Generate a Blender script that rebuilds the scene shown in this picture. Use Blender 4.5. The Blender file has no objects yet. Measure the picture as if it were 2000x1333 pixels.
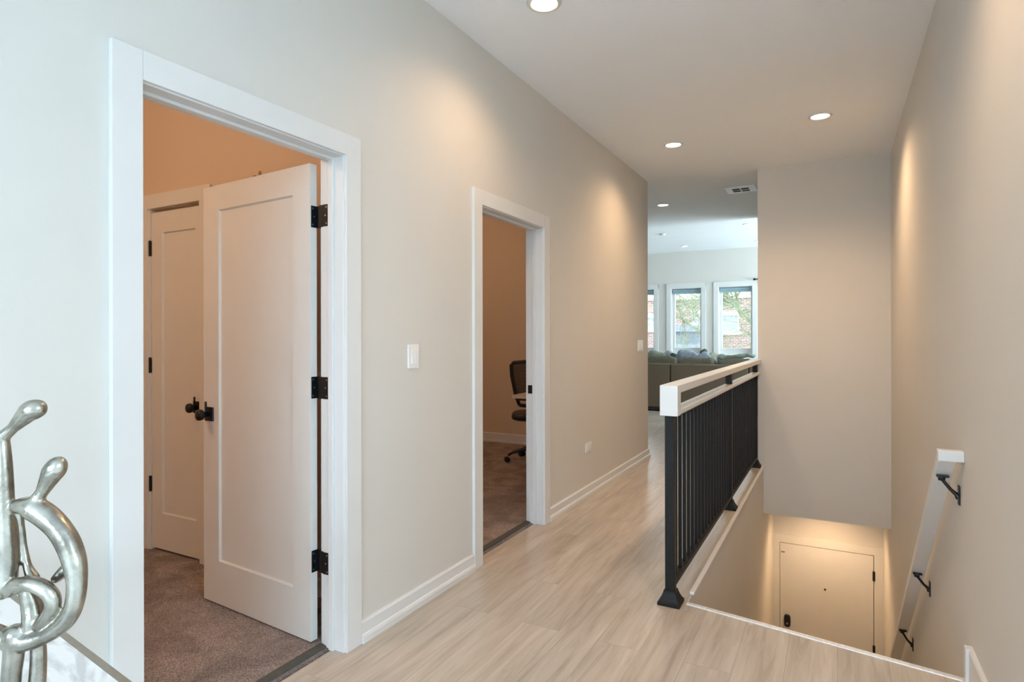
import bpy, bmesh, math, random
from mathutils import Vector, Matrix
R = math.radians
random.seed(4)
SC = bpy.context.scene
COL = SC.collection

# ---------------------------------------------------------------- camera
F = 1179.15
cam_d = bpy.data.cameras.new('camera')
cam_d.sensor_fit = 'HORIZONTAL'; cam_d.sensor_width = 36.0
cam_d.lens = F / 2000 * 36.0
cam_d.shift_y = -(666.5 - 656.93) / 2000
cam_d.clip_start = 0.05; cam_d.clip_end = 300
cam = bpy.data.objects.new('camera', cam_d); COL.objects.link(cam)
cam.location = (0, 0, 1.3)
YAW = R(28.264)
cam.rotation_euler = (Matrix.Rotation(YAW, 3, 'Z') @ Matrix.Rotation(R(90), 3, 'X') @ Matrix.Rotation(R(-0.1), 3, 'Z')).to_euler()
SC.camera = cam

# ---------------------------------------------------------------- view, world
SC.view_settings.view_transform = 'Standard'
SC.view_settings.look = 'None'
SC.view_settings.gamma = 1.0
SC.view_settings.use_curve_mapping = False
SC.view_settings.exposure = 0.65
SC.cycles.use_denoising = True
SC.cycles.max_bounces = 10
SC.cycles.diffuse_bounces = 6
SC.cycles.sample_clamp_indirect = 6.0

W = bpy.data.worlds.new('sky'); SC.world = W; W.use_nodes = True
wn = W.node_tree.nodes; wl = W.node_tree.links
bg = wn['Background']
bg.inputs[0].default_value = (0.80, 0.91, 1.0, 1)
SKY = 4.0
bg.inputs[1].default_value = SKY

def portal(name, loc, rot, sx, sy):
    l = bpy.data.lights.new(name, 'AREA'); l.shape = 'RECTANGLE'; l.size = sx; l.size_y = sy
    l.cycles.is_portal = True
    o = bpy.data.objects.new(name, l); COL.objects.link(o); o.location = loc; o.rotation_euler = rot
    return o
# sky portals: one outside the living room window wall
portal('window_portal', (-2.26, 12.95, 1.57), (R(-90), 0, 0), 4.2, 1.6)
def added_light(name, loc, rot, sx, sy, watt, col, spread=180):
    l = bpy.data.lights.new(name, 'AREA'); l.shape = 'RECTANGLE'; l.size = sx; l.size_y = sy; l.energy = watt; l.color = col; l.spread = R(spread)
    o = bpy.data.objects.new(name, l); COL.objects.link(o); o.location = loc; o.rotation_euler = rot
# area lamps added outside invented, out-of-view windows to brighten hall and living room
added_light('rear_fill', (0.3, -4.35, 1.45), (R(50), 0, 0), 3.8, 2.2, 65, (.52, .75, 1.0), 110)
added_light('kitchen_fill', (3.2, 0, 1.68), (0, R(90), 0), 1.3, 1.8, 8, (.50, .74, 1.0))
added_light('left_fill', (-2.05, -2.4, 1.5), (0, R(-90), 0), 2.0, 2.4, 260, (.56, .78, 1.0))  # added to put cool light on the right wall
# added beam aimed at the pale kitchen floor, to bounce light onto the ceiling
added_light('bounce_fill', (3.45, 0, 2.2), (0, R(48), 0), 1.6, 1.8, 25, (.60, .79, 1.0), 50)
added_light('side_fill', (2.9, 10.9, 1.5), (0, R(98), 0), 1.7, 3.2, 370, (.74, .90, 1.0))  # added lamp outside the invented living room side windows

CAN_W = 33.0; CAN_EMIT = 9.0
WARM = (1.0, 0.65, 0.36)
ROOM_WARM = (1.0, 0.70, 0.45)

# ---------------------------------------------------------------- constants of the place
XW = -1.785; XWB = -1.893; XR = 0.435; YE = 6.445; ZC = 2.957; ZL = 3.046
XF = -0.640; XE = -0.690; ZH = -0.457; YD = 7.55; YW = 12.70; ZLAND = -3.12

# ---------------------------------------------------------------- helpers
def tag(o, label=None, cat=None, group=None, kind=None):
    if label: o['label'] = label
    if cat: o['category'] = cat
    if group: o['group'] = group
    if kind: o['kind'] = kind
    return o

def empty(name, loc, rz=0.0):
    o = bpy.data.objects.new(name, None); COL.objects.link(o)
    o.location = loc; o.rotation_euler = (0, 0, rz); o.empty_display_size = .05
    return o

class MB:
    def __init__(s): s.bm = bmesh.new()
    def _faces(s, vs, fs, mi=0):
        v = [s.bm.verts.new(p) for p in vs]; out = []
        for f in fs:
            try:
                q = s.bm.faces.new([v[i] for i in f]); q.material_index = mi; out.append(q)
            except ValueError: pass
        return out
    def box(s, x0, x1, y0, y1, z0, z1, mi=0, M=None):
        P = [Vector((x, y, z)) for z in (z0, z1) for y in (y0, y1) for x in (x0, x1)]
        if M is not None: P = [M @ p for p in P]
        s._faces(P, [(0, 2, 3, 1), (4, 5, 7, 6), (0, 1, 5, 4), (2, 6, 7, 3), (0, 4, 6, 2), (1, 3, 7, 5)], mi)
        return s
    def prism(s, poly, a, b, mi=0, M=None):
        """poly: list of 3-vectors (planar); extruded by vector b-a"""
        a = Vector(a); b = Vector(b); n = len(poly)
        P = [Vector(p) + a for p in poly] + [Vector(p) + b for p in poly]
        if M is not None: P = [M @ p for p in P]
        s._faces(P, [tuple(range(n))[::-1], tuple(range(n, 2 * n))] + [(i, (i + 1) % n, n + (i + 1) % n, n + i) for i in range(n)], mi)
        return s
    def rings(s, rings, cap=True, mi=0):
        n = len(rings[0]); vs = [[s.bm.verts.new(p) for p in r] for r in rings]
        for a, b in zip(vs, vs[1:]):
            for i in range(n):
                try: s.bm.faces.new([a[i], a[(i + 1) % n], b[(i + 1) % n], b[i]]).material_index = mi
                except ValueError: pass
        if cap:
            for r in (vs[0][::-1], vs[-1]):
                try: s.bm.faces.new(r).material_index = mi
                except ValueError: pass
        return s
    def tube(s, pts, rad, n=12, flat=1.0, mi=0, cap=True):
        pts = [Vector(p) for p in pts]
        if not hasattr(rad, '__len__'): rad = [rad] * len(pts)
        rr = []; up = None
        for i, p in enumerate(pts):
            t = (pts[min(i + 1, len(pts) - 1)] - pts[max(i - 1, 0)]).normalized()
            if up is None:
                up = Vector((0, 0, 1)) if abs(t.z) < .9 else Vector((0, 1, 0))
            u = (up - t * up.dot(t)).normalized(); v = t.cross(u); up = u
            rr.append([p + (u * math.cos(2 * math.pi * k / n) + v * math.sin(2 * math.pi * k / n) * flat) * rad[i] for k in range(n)])
        return s.rings(rr, cap, mi)
    def lathe(s, prof, c=(0, 0, 0), axis='Z', n=24, mi=0, cap=True):
        c = Vector(c); rr = []
        for r, h in prof:
            ring = []
            for k in range(n):
                a = 2 * math.pi * k / n
                if axis == 'Z': q = Vector((r * math.cos(a), r * math.sin(a), h))
                elif axis == 'Y': q = Vector((r * math.cos(a), h, -r * math.sin(a)))
                else: q = Vector((h, r * math.cos(a), r * math.sin(a)))
                ring.append(c + q)
            rr.append(ring)
        return s.rings(rr, cap, mi)
    def blob(s, c, rx, ry, rz, M=None, n=16, m=10, sq=1.0):
        c = Vector(c); rr = []
        def pw(v): return math.copysign(abs(v) ** sq, v)
        for j in range(m + 1):
            ph = -math.pi / 2 + math.pi * j / m
            ph = max(-1.5, min(1.5, ph))
            ring = []
            for k in range(n):
                a = 2 * math.pi * k / n
                q = Vector((rx * pw(math.cos(ph)) * pw(math.cos(a)), ry * pw(math.cos(ph)) * pw(math.sin(a)), rz * pw(math.sin(ph))))
                if M is not None: q = M @ q
                ring.append(c + q)
            rr.append(ring)
        return s.rings(rr)
    def build(s, name, mat, parent=None, smooth=False, bevel=0.0, loc=None, rz=0, seg=2):
        me = bpy.data.meshes.new(name)
        bmesh.ops.recalc_face_normals(s.bm, faces=s.bm.faces[:])
        s.bm.to_mesh(me); s.bm.free()
        for m in (mat if isinstance(mat, (list, tuple)) else [mat]): me.materials.append(m)
        if smooth:
            for p in me.polygons: p.use_smooth = True
        o = bpy.data.objects.new(name, me); COL.objects.link(o)
        if parent is not None: o.parent = parent
        if loc is not None: o.location = loc
        o.rotation_euler.z = rz
        if bevel > 0:
            b = o.modifiers.new('bevel', 'BEVEL'); b.width = bevel; b.segments = seg; b.limit_method = 'ANGLE'; b.angle_limit = R(40)
        return o

def struct(o):
    o['kind'] = 'structure'; return o

def copy_tree(o, parent=None):
    c = o.copy(); COL.objects.link(c); c.parent = parent
    for ch in list(o.children): copy_tree(ch, c)
    return c

# ---------------------------------------------------------------- materials
def new_mat(name):
    m = bpy.data.materials.new(name); m.use_nodes = True
    nt = m.node_tree; return m, nt.nodes, nt.links, nt.nodes['Principled BSDF']

def plain(name, col, rough=.5, metal=0.0, noise=0.0, nscale=60, bump=0.0, bscale=200, spec=.5, coat=0):
    m, n, l, b = new_mat(name)
    b.inputs['Base Color'].default_value = (*col, 1); b.inputs['Roughness'].default_value = rough
    b.inputs['Metallic'].default_value = metal; b.inputs['Specular IOR Level'].default_value = spec
    b.inputs['Coat Weight'].default_value = coat
    tc = n.new('ShaderNodeTexCoord')
    if noise > 0:
        t = n.new('ShaderNodeTexNoise'); t.inputs['Scale'].default_value = nscale; t.inputs['Detail'].default_value = 4
        l.new(tc.outputs['Object'], t.inputs['Vector'])
        r = n.new('ShaderNodeValToRGB')
        r.color_ramp.elements[0].position = .3; r.color_ramp.elements[1].position = .7
        r.color_ramp.elements[0].color = (*[c * (1 - noise) for c in col], 1)
        r.color_ramp.elements[1].color = (*[min(1, c * (1 + noise)) for c in col], 1)
        l.new(t.outputs['Fac'], r.inputs['Fac']); l.new(r.outputs['Color'], b.inputs['Base Color'])
    if bump > 0:
        t2 = n.new('ShaderNodeTexNoise'); t2.inputs['Scale'].default_value = bscale; t2.inputs['Detail'].default_value = 3
        l.new(tc.outputs['Object'], t2.inputs['Vector'])
        bp = n.new('ShaderNodeBump'); bp.inputs['Strength'].default_value = bump; bp.inputs['Distance'].default_value = .002
        l.new(t2.outputs['Fac'], bp.inputs['Height']); l.new(bp.outputs['Normal'], b.inputs['Normal'])
    return m

def emit(name, col, s):
    m, n, l, b = new_mat(name)
    b.inputs['Base Color'].default_value = (*col, 1)
    b.inputs['Emission Color'].default_value = (*col, 1); b.inputs['Emission Strength'].default_value = s
    return m

M = {}
M['paint'] = plain('wall_paint', (.665, .64, .595), .62, noise=.012, nscale=3, bump=.08, bscale=260)
M['ceil'] = plain('ceiling_paint', (.91, .94, .975), .75, noise=.01, nscale=3, bump=.08, bscale=240)
M['room'] = plain('bedroom_paint', (.68, .54, .41), .62, noise=.012, nscale=3, bump=.08, bscale=260)
M['trim'] = plain('trim_white', (.72, .715, .70), .35, noise=.01, nscale=8)
M['door'] = plain('door_white', (.74, .73, .695), .38, noise=.01, nscale=8)
M['black'] = plain('black_metal', (.012, .012, .013), .35, metal=.3, noise=.2, nscale=90)
M['blackm'] = plain('matte_black_steel', (.010, .010, .010), .5, noise=.2, nscale=60, spec=.25)
M['screw'] = plain('steel_screw', (.6, .6, .6), .3, metal=1)
M['plate'] = plain('white_plastic', (.82, .82, .82), .3)
M['slot'] = plain('dark_slot', (.05, .05, .05), .6)
M['strip'] = plain('threshold_strip', (.075, .07, .06), .5, noise=.15, nscale=50)
M['sofa'] = plain('sofa_fabric', (.15, .112, .075), .95, noise=.10, nscale=120, bump=.5, bscale=500)
M['sofac'] = plain('cushion_fabric', (.14, .12, .085), .95, noise=.12, nscale=30, bump=.5, bscale=500)
M['plastic'] = plain('black_plastic', (.015, .014, .014), .5)
M['desk'] = plain('pale_desktop', (.86, .76, .6), .4, noise=.06, nscale=20)
M['foil'] = plain('dark_baffle', (.1, .1, .1), .7)
M['lens'] = emit('lamp_lens', (1.0, .88, .72), CAN_EMIT)
M['nosing'] = plain('nosing_strip', (.70, .69, .67), .35, metal=.2, noise=.12, nscale=70)
M['tread'] = plain('stair_tread', (.62, .54, .45), .5, noise=.1, nscale=14)
M['shade'] = plain('roller_shade', (.33, .45, .50), .8)
M['bark'] = plain('pale_bark', (.22, .25, .16), .9, noise=.3, nscale=8, bump=.5, bscale=30)
M['stone'] = plain('limestone', (.75, .72, .66), .8, noise=.06, nscale=6)
M['greywood'] = plain('porch_grey', (.20, .23, .30), .7, noise=.15, nscale=6)
M['ground'] = plain('ground_grass', (.25, .24, .2), .95, noise=.2, nscale=2)

def glass_mat():
    m, n, l, b = new_mat('window_glass')
    out = n['Material Output']; n.remove(b)
    tr = n.new('ShaderNodeBsdfTransparent'); tr.inputs[0].default_value = (.96, .98, .98, 1)
    gl = n.new('ShaderNodeBsdfGlossy'); gl.inputs['Roughness'].default_value = .02
    fr = n.new('ShaderNodeFresnel'); fr.inputs['IOR'].default_value = 1.45
    mx = n.new('ShaderNodeMixShader')
    l.new(fr.outputs[0], mx.inputs[0]); l.new(tr.outputs[0], mx.inputs[1]); l.new(gl.outputs[0], mx.inputs[2])
    l.new(mx.outputs[0], out.inputs[0]); return m
M['glass'] = glass_mat()

def wood_floor():
    m, n, l, b = new_mat('plank_floor')
    tc = n.new('ShaderNodeTexCoord')
    mp = n.new('ShaderNodeMapping'); mp.inputs['Rotation'].default_value = (0, 0, R(90))
    l.new(tc.outputs['Object'], mp.inputs['Vector'])
    br = n.new('ShaderNodeTexBrick'); br.inputs['Scale'].default_value = 1
    br.inputs['Brick Width'].default_value = 1.22; br.inputs['Row Height'].default_value = .18
    br.inputs['Mortar Size'].default_value = .0009; br.inputs['Mortar Smooth'].default_value = .2
    br.offset = .37; br.offset_frequency = 2
    br.inputs['Color1'].default_value = (.0, .0, .0, 1); br.inputs['Color2'].default_value = (1, 1, 1, 1); br.inputs['Mortar'].default_value = (.5, .5, .5, 1)
    l.new(mp.outputs[0], br.inputs['Vector'])
    # grain, long along Y; each plank shifted by its own value
    sh = n.new('ShaderNodeVectorMath'); sh.operation = 'MULTIPLY_ADD'
    l.new(br.outputs['Color'], sh.inputs[0]); sh.inputs[1].default_value = (3.1, 7.7, 1.3); l.new(tc.outputs['Object'], sh.inputs[2])
    m2 = n.new('ShaderNodeMapping'); m2.inputs['Scale'].default_value = (24, 2.0, 1)
    l.new(sh.outputs[0], m2.inputs['Vector'])
    g = n.new('ShaderNodeTexNoise'); g.inputs['Scale'].default_value = 1; g.inputs['Detail'].default_value = 6; g.inputs['Roughness'].default_value = .62; g.inputs['Distortion'].default_value = .9
    l.new(m2.outputs[0], g.inputs['Vector'])
    m3 = n.new('ShaderNodeMapping'); m3.inputs['Scale'].default_value = (7, .8, 1); l.new(sh.outputs[0], m3.inputs['Vector'])
    g2 = n.new('ShaderNodeTexNoise'); g2.inputs['Scale'].default_value = 1; g2.inputs['Detail'].default_value = 3; g2.inputs['Distortion'].default_value = 1.5
    l.new(m3.outputs[0], g2.inputs['Vector'])
    ad = n.new('ShaderNodeMath'); ad.operation = 'ADD'
    mu = n.new('ShaderNodeMath'); mu.operation = 'MULTIPLY'; mu.inputs[1].default_value = .55
    l.new(g2.outputs['Fac'], mu.inputs[0]); l.new(g.outputs['Fac'], ad.inputs[0]); l.new(mu.outputs[0], ad.inputs[1])
    rp = n.new('ShaderNodeValToRGB')
    e = rp.color_ramp.elements
    e[0].position = .55; e[0].color = (.38, .32, .26, 1)
    e[1].position = 1.0; e[1].color = (.60, .53, .455, 1)
    k = rp.color_ramp.elements.new(.75); k.color = (.50, .43, .355, 1)
    l.new(ad.outputs[0], rp.inputs['Fac'])
    mx = n.new('ShaderNodeMix'); mx.data_type = 'RGBA'; mx.blend_type = 'MULTIPLY'
    l.new(br.outputs['Fac'], mx.inputs[0]); l.new(rp.outputs['Color'], mx.inputs[6]); mx.inputs[7].default_value = (.62, .58, .53, 1)
    pv = n.new('ShaderNodeMix'); pv.data_type = 'RGBA'; pv.blend_type = 'MULTIPLY'; pv.inputs[0].default_value = .10
    l.new(mx.outputs[2], pv.inputs[6]); l.new(br.outputs['Color'], pv.inputs[7])
    l.new(pv.outputs[2], b.inputs['Base Color'])
    b.inputs['Roughness'].default_value = .30
    bp = n.new('ShaderNodeBump'); bp.inputs['Strength'].default_value = .12; bp.inputs['Distance'].default_value = .002
    l.new(g.outputs['Fac'], bp.inputs['Height']); l.new(bp.outputs['Normal'], b.inputs['Normal'])
    return m
M['wood'] = wood_floor()

def carpet():
    m, n, l, b = new_mat('cut_pile_carpet')
    tc = n.new('ShaderNodeTexCoord')
    a = n.new('ShaderNodeTexNoise'); a.inputs['Scale'].default_value = 210; a.inputs['Detail'].default_value = 5; a.inputs['Roughness'].default_value = .8
    c = n.new('ShaderNodeTexNoise'); c.inputs['Scale'].default_value = 5; c.inputs['Detail'].default_value = 3; c.inputs['Distortion'].default_value = .8
    for t in (a, c): l.new(tc.outputs['Object'], t.inputs['Vector'])
    rp = n.new('ShaderNodeValToRGB'); e = rp.color_ramp.elements
    e[0].position = .36; e[0].color = (.13, .10, .09, 1); e[1].position = .64; e[1].color = (.70, .60, .56, 1)
    k = rp.color_ramp.elements.new(.5); k.color = (.36, .29, .262, 1)
    l.new(a.outputs['Fac'], rp.inputs['Fac'])
    r2 = n.new('ShaderNodeValToRGB'); r2.color_ramp.elements[0].position = .38; r2.color_ramp.elements[1].position = .62
    r2.color_ramp.elements[0].color = (.78, .76, .75, 1); r2.color_ramp.elements[1].color = (1.12, 1.1, 1.08, 1)
    l.new(c.outputs['Fac'], r2.inputs['Fac'])
    mx = n.new('ShaderNodeMix'); mx.data_type = 'RGBA'; mx.blend_type = 'MULTIPLY'; mx.inputs[0].default_value = 1
    l.new(rp.outputs['Color'], mx.inputs[6]); l.new(r2.outputs['Color'], mx.inputs[7]); l.new(mx.outputs[2], b.inputs['Base Color'])
    b.inputs['Roughness'].default_value = 1; b.inputs['Specular IOR Level'].default_value = .1
    bp = n.new('ShaderNodeBump'); bp.inputs['Strength'].default_value = .9; bp.inputs['Distance'].default_value = .006
    l.new(a.outputs['Fac'], bp.inputs['Height']); l.new(bp.outputs['Normal'], b.inputs['Normal'])
    return m
M['carpet'] = carpet()

def metal_sculpt():
    m, n, l, b = new_mat('silver_leaf')
    tc = n.new('ShaderNodeTexCoord')
    a = n.new('ShaderNodeTexNoise'); a.inputs['Scale'].default_value = 28; a.inputs['Detail'].default_value = 5
    l.new(tc.outputs['Object'], a.inputs['Vector'])
    rp = n.new('ShaderNodeValToRGB'); e = rp.color_ramp.elements
    e[0].position = .35; e[0].color = (.22, .20, .165, 1); e[1].position = .65; e[1].color = (.47, .435, .37, 1)
    l.new(a.outputs['Fac'], rp.inputs['Fac']); l.new(rp.outputs['Color'], b.inputs['Base Color'])
    b.inputs['Metallic'].default_value = .95; b.inputs['Roughness'].default_value = .27
    f = n.new('ShaderNodeTexNoise'); f.inputs['Scale'].default_value = 160; f.inputs['Detail'].default_value = 3
    l.new(tc.outputs['Object'], f.inputs['Vector'])
    bp = n.new('ShaderNodeBump'); bp.inputs['Strength'].default_value = .22; bp.inputs['Distance'].default_value = .002
    l.new(f.outputs['Fac'], bp.inputs['Height']); l.new(bp.outputs['Normal'], b.inputs['Normal'])
    return m
M['silver'] = metal_sculpt()

def marble():
    m, n, l, b = new_mat('white_marble')
    tc = n.new('ShaderNodeTexCoord')
    mp = n.new('ShaderNodeMapping'); mp.inputs['Rotation'].default_value = (0, 0, R(35)); mp.inputs['Scale'].default_value = (3, 11, 3)
    l.new(tc.outputs['Object'], mp.inputs['Vector'])
    a = n.new('ShaderNodeTexNoise'); a.inputs['Scale'].default_value = 1.6; a.inputs['Detail'].default_value = 7; a.inputs['Distortion'].default_value = 1.6
    l.new(mp.outputs[0], a.inputs['Vector'])
    rp = n.new('ShaderNodeValToRGB'); e = rp.color_ramp.elements
    e[0].position = .36; e[0].color = (.60, .60, .59, 1); e[1].position = .5; e[1].color = (.84, .84, .83, 1)
    l.new(a.outputs['Fac'], rp.inputs['Fac']); l.new(rp.outputs['Color'], b.inputs['Base Color'])
    b.inputs['Roughness'].default_value = .2
    return m
M['marble'] = marble()
M['bronze'] = plain('brushed_bronze', (.36, .31, .25), .35, metal=.8, noise=.08, nscale=40)

def brick():
    m, n, l, b = new_mat('brick_masonry')
    tc = n.new('ShaderNodeTexCoord'); mp = n.new('ShaderNodeMapping'); mp.inputs['Rotation'].default_value = (R(90), 0, 0)
    l.new(tc.outputs['Object'], mp.inputs['Vector'])
    br = n.new('ShaderNodeTexBrick'); br.inputs['Scale'].default_value = 1
    br.inputs['Brick Width'].default_value = .22; br.inputs['Row Height'].default_value = .075; br.inputs['Mortar Size'].default_value = .008
    br.inputs['Color1'].default_value = (.36, .20, .17, 1); br.inputs['Color2'].default_value = (.20, .12, .12, 1); br.inputs['Mortar'].default_value = (.55, .5, .46, 1)
    l.new(mp.outputs[0], br.inputs['Vector']); l.new(br.outputs['Color'], b.inputs['Base Color']); b.inputs['Roughness'].default_value = .9
    return m
M['brick'] = brick()

def mesh_fabric():
    m, n, l, b = new_mat('mesh_backrest')
    tc = n.new('ShaderNodeTexCoord')
    ck = n.new('ShaderNodeTexBrick'); ck.inputs['Scale'].default_value = 1; ck.inputs['Brick Width'].default_value = .02; ck.inputs['Row Height'].default_value = .014
    ck.inputs['Mortar Size'].default_value = .0035
    mp = n.new('ShaderNodeMapping'); mp.inputs['Rotation'].default_value = (R(90), 0, R(0)); l.new(tc.outputs['Object'], mp.inputs['Vector'])
    l.new(mp.outputs[0], ck.inputs['Vector'])
    b.inputs['Base Color'].default_value = (.05, .045, .04, 1); b.inputs['Roughness'].default_value = .8
    tr = n.new('ShaderNodeBsdfTransparent'); mx = n.new('ShaderNodeMixShader')
    ad = n.new('ShaderNodeMath'); ad.operation = 'MULTIPLY_ADD'; ad.inputs[1].default_value = .5; ad.inputs[2].default_value = .35
    l.new(ck.outputs['Fac'], ad.inputs[0]); l.new(ad.outputs[0], mx.inputs[0])
    l.new(tr.outputs[0], mx.inputs[1]); l.new(b.outputs[0], mx.inputs[2]); l.new(mx.outputs[0], n['Material Output'].inputs[0])
    return m
M['mesh'] = mesh_fabric()

# ================================================================ LARGE STRUCTURE
# door openings in the left wall (jamb inner faces)
D1 = (1.040, 1.852); D2 = (2.942, 3.757); DH = 2.040
YR = -4.0            # rear wall of the open kitchen side behind the camera
# ---- left wall (hall paint on the hall side, bedroom paint on the other)
w = MB()
JT = .019
def lw(y0, y1, z0, z1):
    xm = (XW + XWB) / 2
    w.box(xm, XW, y0, y1, z0, z1, 0); w.box(XWB, xm, y0, y1, z0, z1, 1)
lw(YR, -3.6, 0, ZC); lw(-3.6, -1.2, 0, .4); lw(-3.6, -1.2, 2.5, ZC); lw(-1.2, D1[0] - JT, 0, ZC); lw(D1[0] - JT, D1[1] + JT, DH + JT, ZC); lw(D1[1] + JT, D2[0] - JT, 0, ZC)
lw(D2[0] - JT, D2[1] + JT, DH + JT, ZC); lw(D2[1] + JT, 6.40, 0, ZC)
struct(w.build('wall_left', [M['paint'], M['room']]))

# ---- floor of hall: polygon with the stair opening
w = MB()
def slab(poly, z0, z1, mi=0, mb=None):
    (mb or w).prism([(x, y, 0) for x, y in poly], (0, 0, z0), (0, 0, z1), mi)
SE_L = (XF, 2.983); SE_R = (XR, 2.806)
slab([(XW - .06, YR), (3.0, YR), (3.0, 1.4), (XR, 1.4), SE_R, (SE_L[0] - .004, SE_L[1]), (XF - .004, YE + .02), (XW - .06, YE + .02)], -.18, 0)
slab([(-5.2, YE + .02), (2.6, YE + .02), (2.6, YW), (-5.2, YW)], -.18, 0)
struct(w.build('floor', M['wood']))
# unseen kitchen-side floor, made pale to bounce light up to the hall ceiling
w = MB(); w.box(XR + .12, 3.0, YR, 1.4, 0, .004); w.box(XW, XR + .12, YR, -1.4, 0, .004)
struct(w.build('floor_bounce', plain('bounce_white', (.84, .84, .83), .4, noise=.03, nscale=5)))
# carpets
w = MB(); w.box(-5.0, XW - .095, -.9, 2.35, -.18, .008); struct(w.build('floor_bedroom', M['carpet']))
w = MB(); w.box(-5.0, XW - .095, 2.35, 6.45, -.18, .008); struct(w.build('floor_office', M['carpet']))
# ---- ceilings
w = MB()
w.box(-5.0, 3.1, YR - .1, 9.12, ZC, ZC + .3)
struct(w.build('ceiling', M['ceil']))
w = MB(); w.box(-5.3, 2.7, 9.12, YW + .1, ZL, ZL + .3); struct(w.build('ceiling_living_room', M['ceil']))
# ---- right wall: from behind the camera, all the way down the stairwell
w = MB(); w.box(XR, XR + .12, 1.4, YE + .12, -.18, ZC); w.box(XR, XR + .12, 2.4, YD + .12, ZLAND, -.18)
struct(w.build('wall_right', M['paint']))
# ---- end wall above the stairs
w = MB(); w.box(XE, XR, YE, YE + .12, ZH, ZC)
struct(w.build('wall_end', M['paint']))
# ---- stairwell left wall (below the hall floor), front wall, far wall
w = MB(); w.box(XF - .14, XF, 2.6, YD + .12, ZLAND, -.0001); struct(w.build('wall_stair_left', M['paint']))
w = MB()
w.box(XF, XR, YD, YD + .12, DH - 3.10 + .02, ZH)      # above the entry door
w.box(XF, -.578, YD, YD + .12, ZLAND, -1.06); w.box(.350, XR, YD, YD + .12, ZLAND, -1.06)
struct(w.build('wall_entry', M['paint']))
w = MB(); w.box(XF, XR, YE + .12, YD, ZH, ZH + .12); struct(w.build('ceiling_entry', M['ceil']))
w = MB(); w.box(XF - .1, XR + .1, 2.3, YD + .3, ZLAND - .1, ZLAND); struct(w.build('floor_entry', M['tread']))
# ---- living room walls
w = MB(); w.box(-5.3, XW - .12, 6.50, 6.60, 0, ZC); struct(w.build('wall_living_near', [M['paint']]))
w = MB(); w.box(2.6, 2.7, YE, YW, 0, .7); w.box(2.6, 2.7, YE, YW, 2.4, ZL + .1)
for ya, yb in ((YE, 9.3), (10.8, 11.0), (12.5, YW)): w.box(2.6, 2.7, ya, yb, .7, 2.4)
struct(w.build('wall_living_right', M['paint']))
for k_, (ya, yb) in enumerate(((9.3, 10.8), (11.0, 12.5))):  # invented side windows, unseen, letting the added side lamp in
    w = MB()
    for a_, b_ in ((ya, ya + .06), (yb - .06, yb)): w.box(2.62, 2.68, a_, b_, .7, 2.4)
    w.box(2.62, 2.68, ya, yb, .7, .76); w.box(2.62, 2.68, ya, yb, 2.34, 2.4)
    o = struct(w.build('window_%d' % (6 + k_), M['trim']))
    w = MB(); w.box(2.648, 2.652, ya + .05, yb - .05, .75, 2.35); w.build('window_pane', M['glass'], o)
w = MB(); w.box(-5.3, -5.2, 6.5, YW, 0, ZL + .1); struct(w.build('wall_living_left', M['paint']))
w = MB(); w.box(-5.2, -2.78, 9.0, 9.12, 0, ZC); struct(w.build('wall_light_block_left', M['paint']))  # unseen partition, added to keep window light off the near ceiling
w = MB(); w.box(-.88, 2.6, 9.0, 9.12, 0, ZC); struct(w.build('wall_light_block_right', M['paint']))  # unseen partition, added to stop side light reaching the hall
w = MB(); w.box(XR + .12, 2.7, YE, YE + .12, 0, ZC); struct(w.build('wall_living_front', M['paint']))
# window wall with openings
WO = [(-4.03, -3.395), (-3.06, -2.425), (-2.11, -1.450), (-1.14, -.48)]
WZ0, WZ1 = .86, 2.295
w = MB(); xs = [-5.3] + [v for o in WO for v in o] + [2.7]
for i in range(0, len(xs), 2): w.box(xs[i], xs[i + 1], YW, YW + .2, 0, ZL + .1)
for a, b in WO: w.box(a, b, YW, YW + .2, 0, WZ0); w.box(a, b, YW, YW + .2, WZ1, ZL + .1)
struct(w.build('wall_living_window', M['paint']))
# ---- bedroom / office walls
w = MB(); w.box(-5.0, -3.70, 2.20, 2.32, 0, ZC); w.box(-3.70, -3.19, 2.20, 2.32, 2.07, ZC); w.box(-3.19, XWB, 2.20, 2.32, 0, ZC)
struct(w.build('wall_bedroom_far', M['room']))
w = MB(); w.box(-5.1, -5.0, -1.0, 6.5, 0, ZC); struct(w.build('wall_bedroom_left', M['room']))
w = MB(); w.box(-5.0, XWB, -1.0, -.9, 0, ZC); struct(w.build('wall_bedroom_near', M['room']))
w = MB(); w.box(-5.0, XWB, 2.34, 2.44, 0, ZC); struct(w.build('wall_office_near', M['room']))
w = MB(); w.box(-5.0, XWB, 6.40, 6.49, 0, ZC); struct(w.build('wall_office_far', M['room']))
# ---- rear side behind the camera
w = MB()
w.box(XR + .12, 3.1, 1.4, 1.52, 0, ZC); struct(w.build('wall_kitchen', M['paint']))
w = MB(); w.box(3.0, 3.1, YR, 1.4, 0, 1.0); w.box(3.0, 3.1, YR, 1.4, 2.35, ZC); w.box(3.0, 3.1, YR, -.9, 1.0, 2.35); w.box(3.0, 3.1, .9, 1.4, 1.0, 2.35); struct(w.build('wall_rear_right', M['paint']))
w = MB(); w.box(-1.905, -1.6, YR - .1, YR, 0, ZC); w.box(2.2, 3.1, YR - .1, YR, 0, ZC)
w.box(-1.6, 2.2, YR - .1, YR, 0, .35); w.box(-1.6, 2.2, YR - .1, YR, 2.6, ZC)
struct(w.build('wall_rear', M['paint']))

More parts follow.
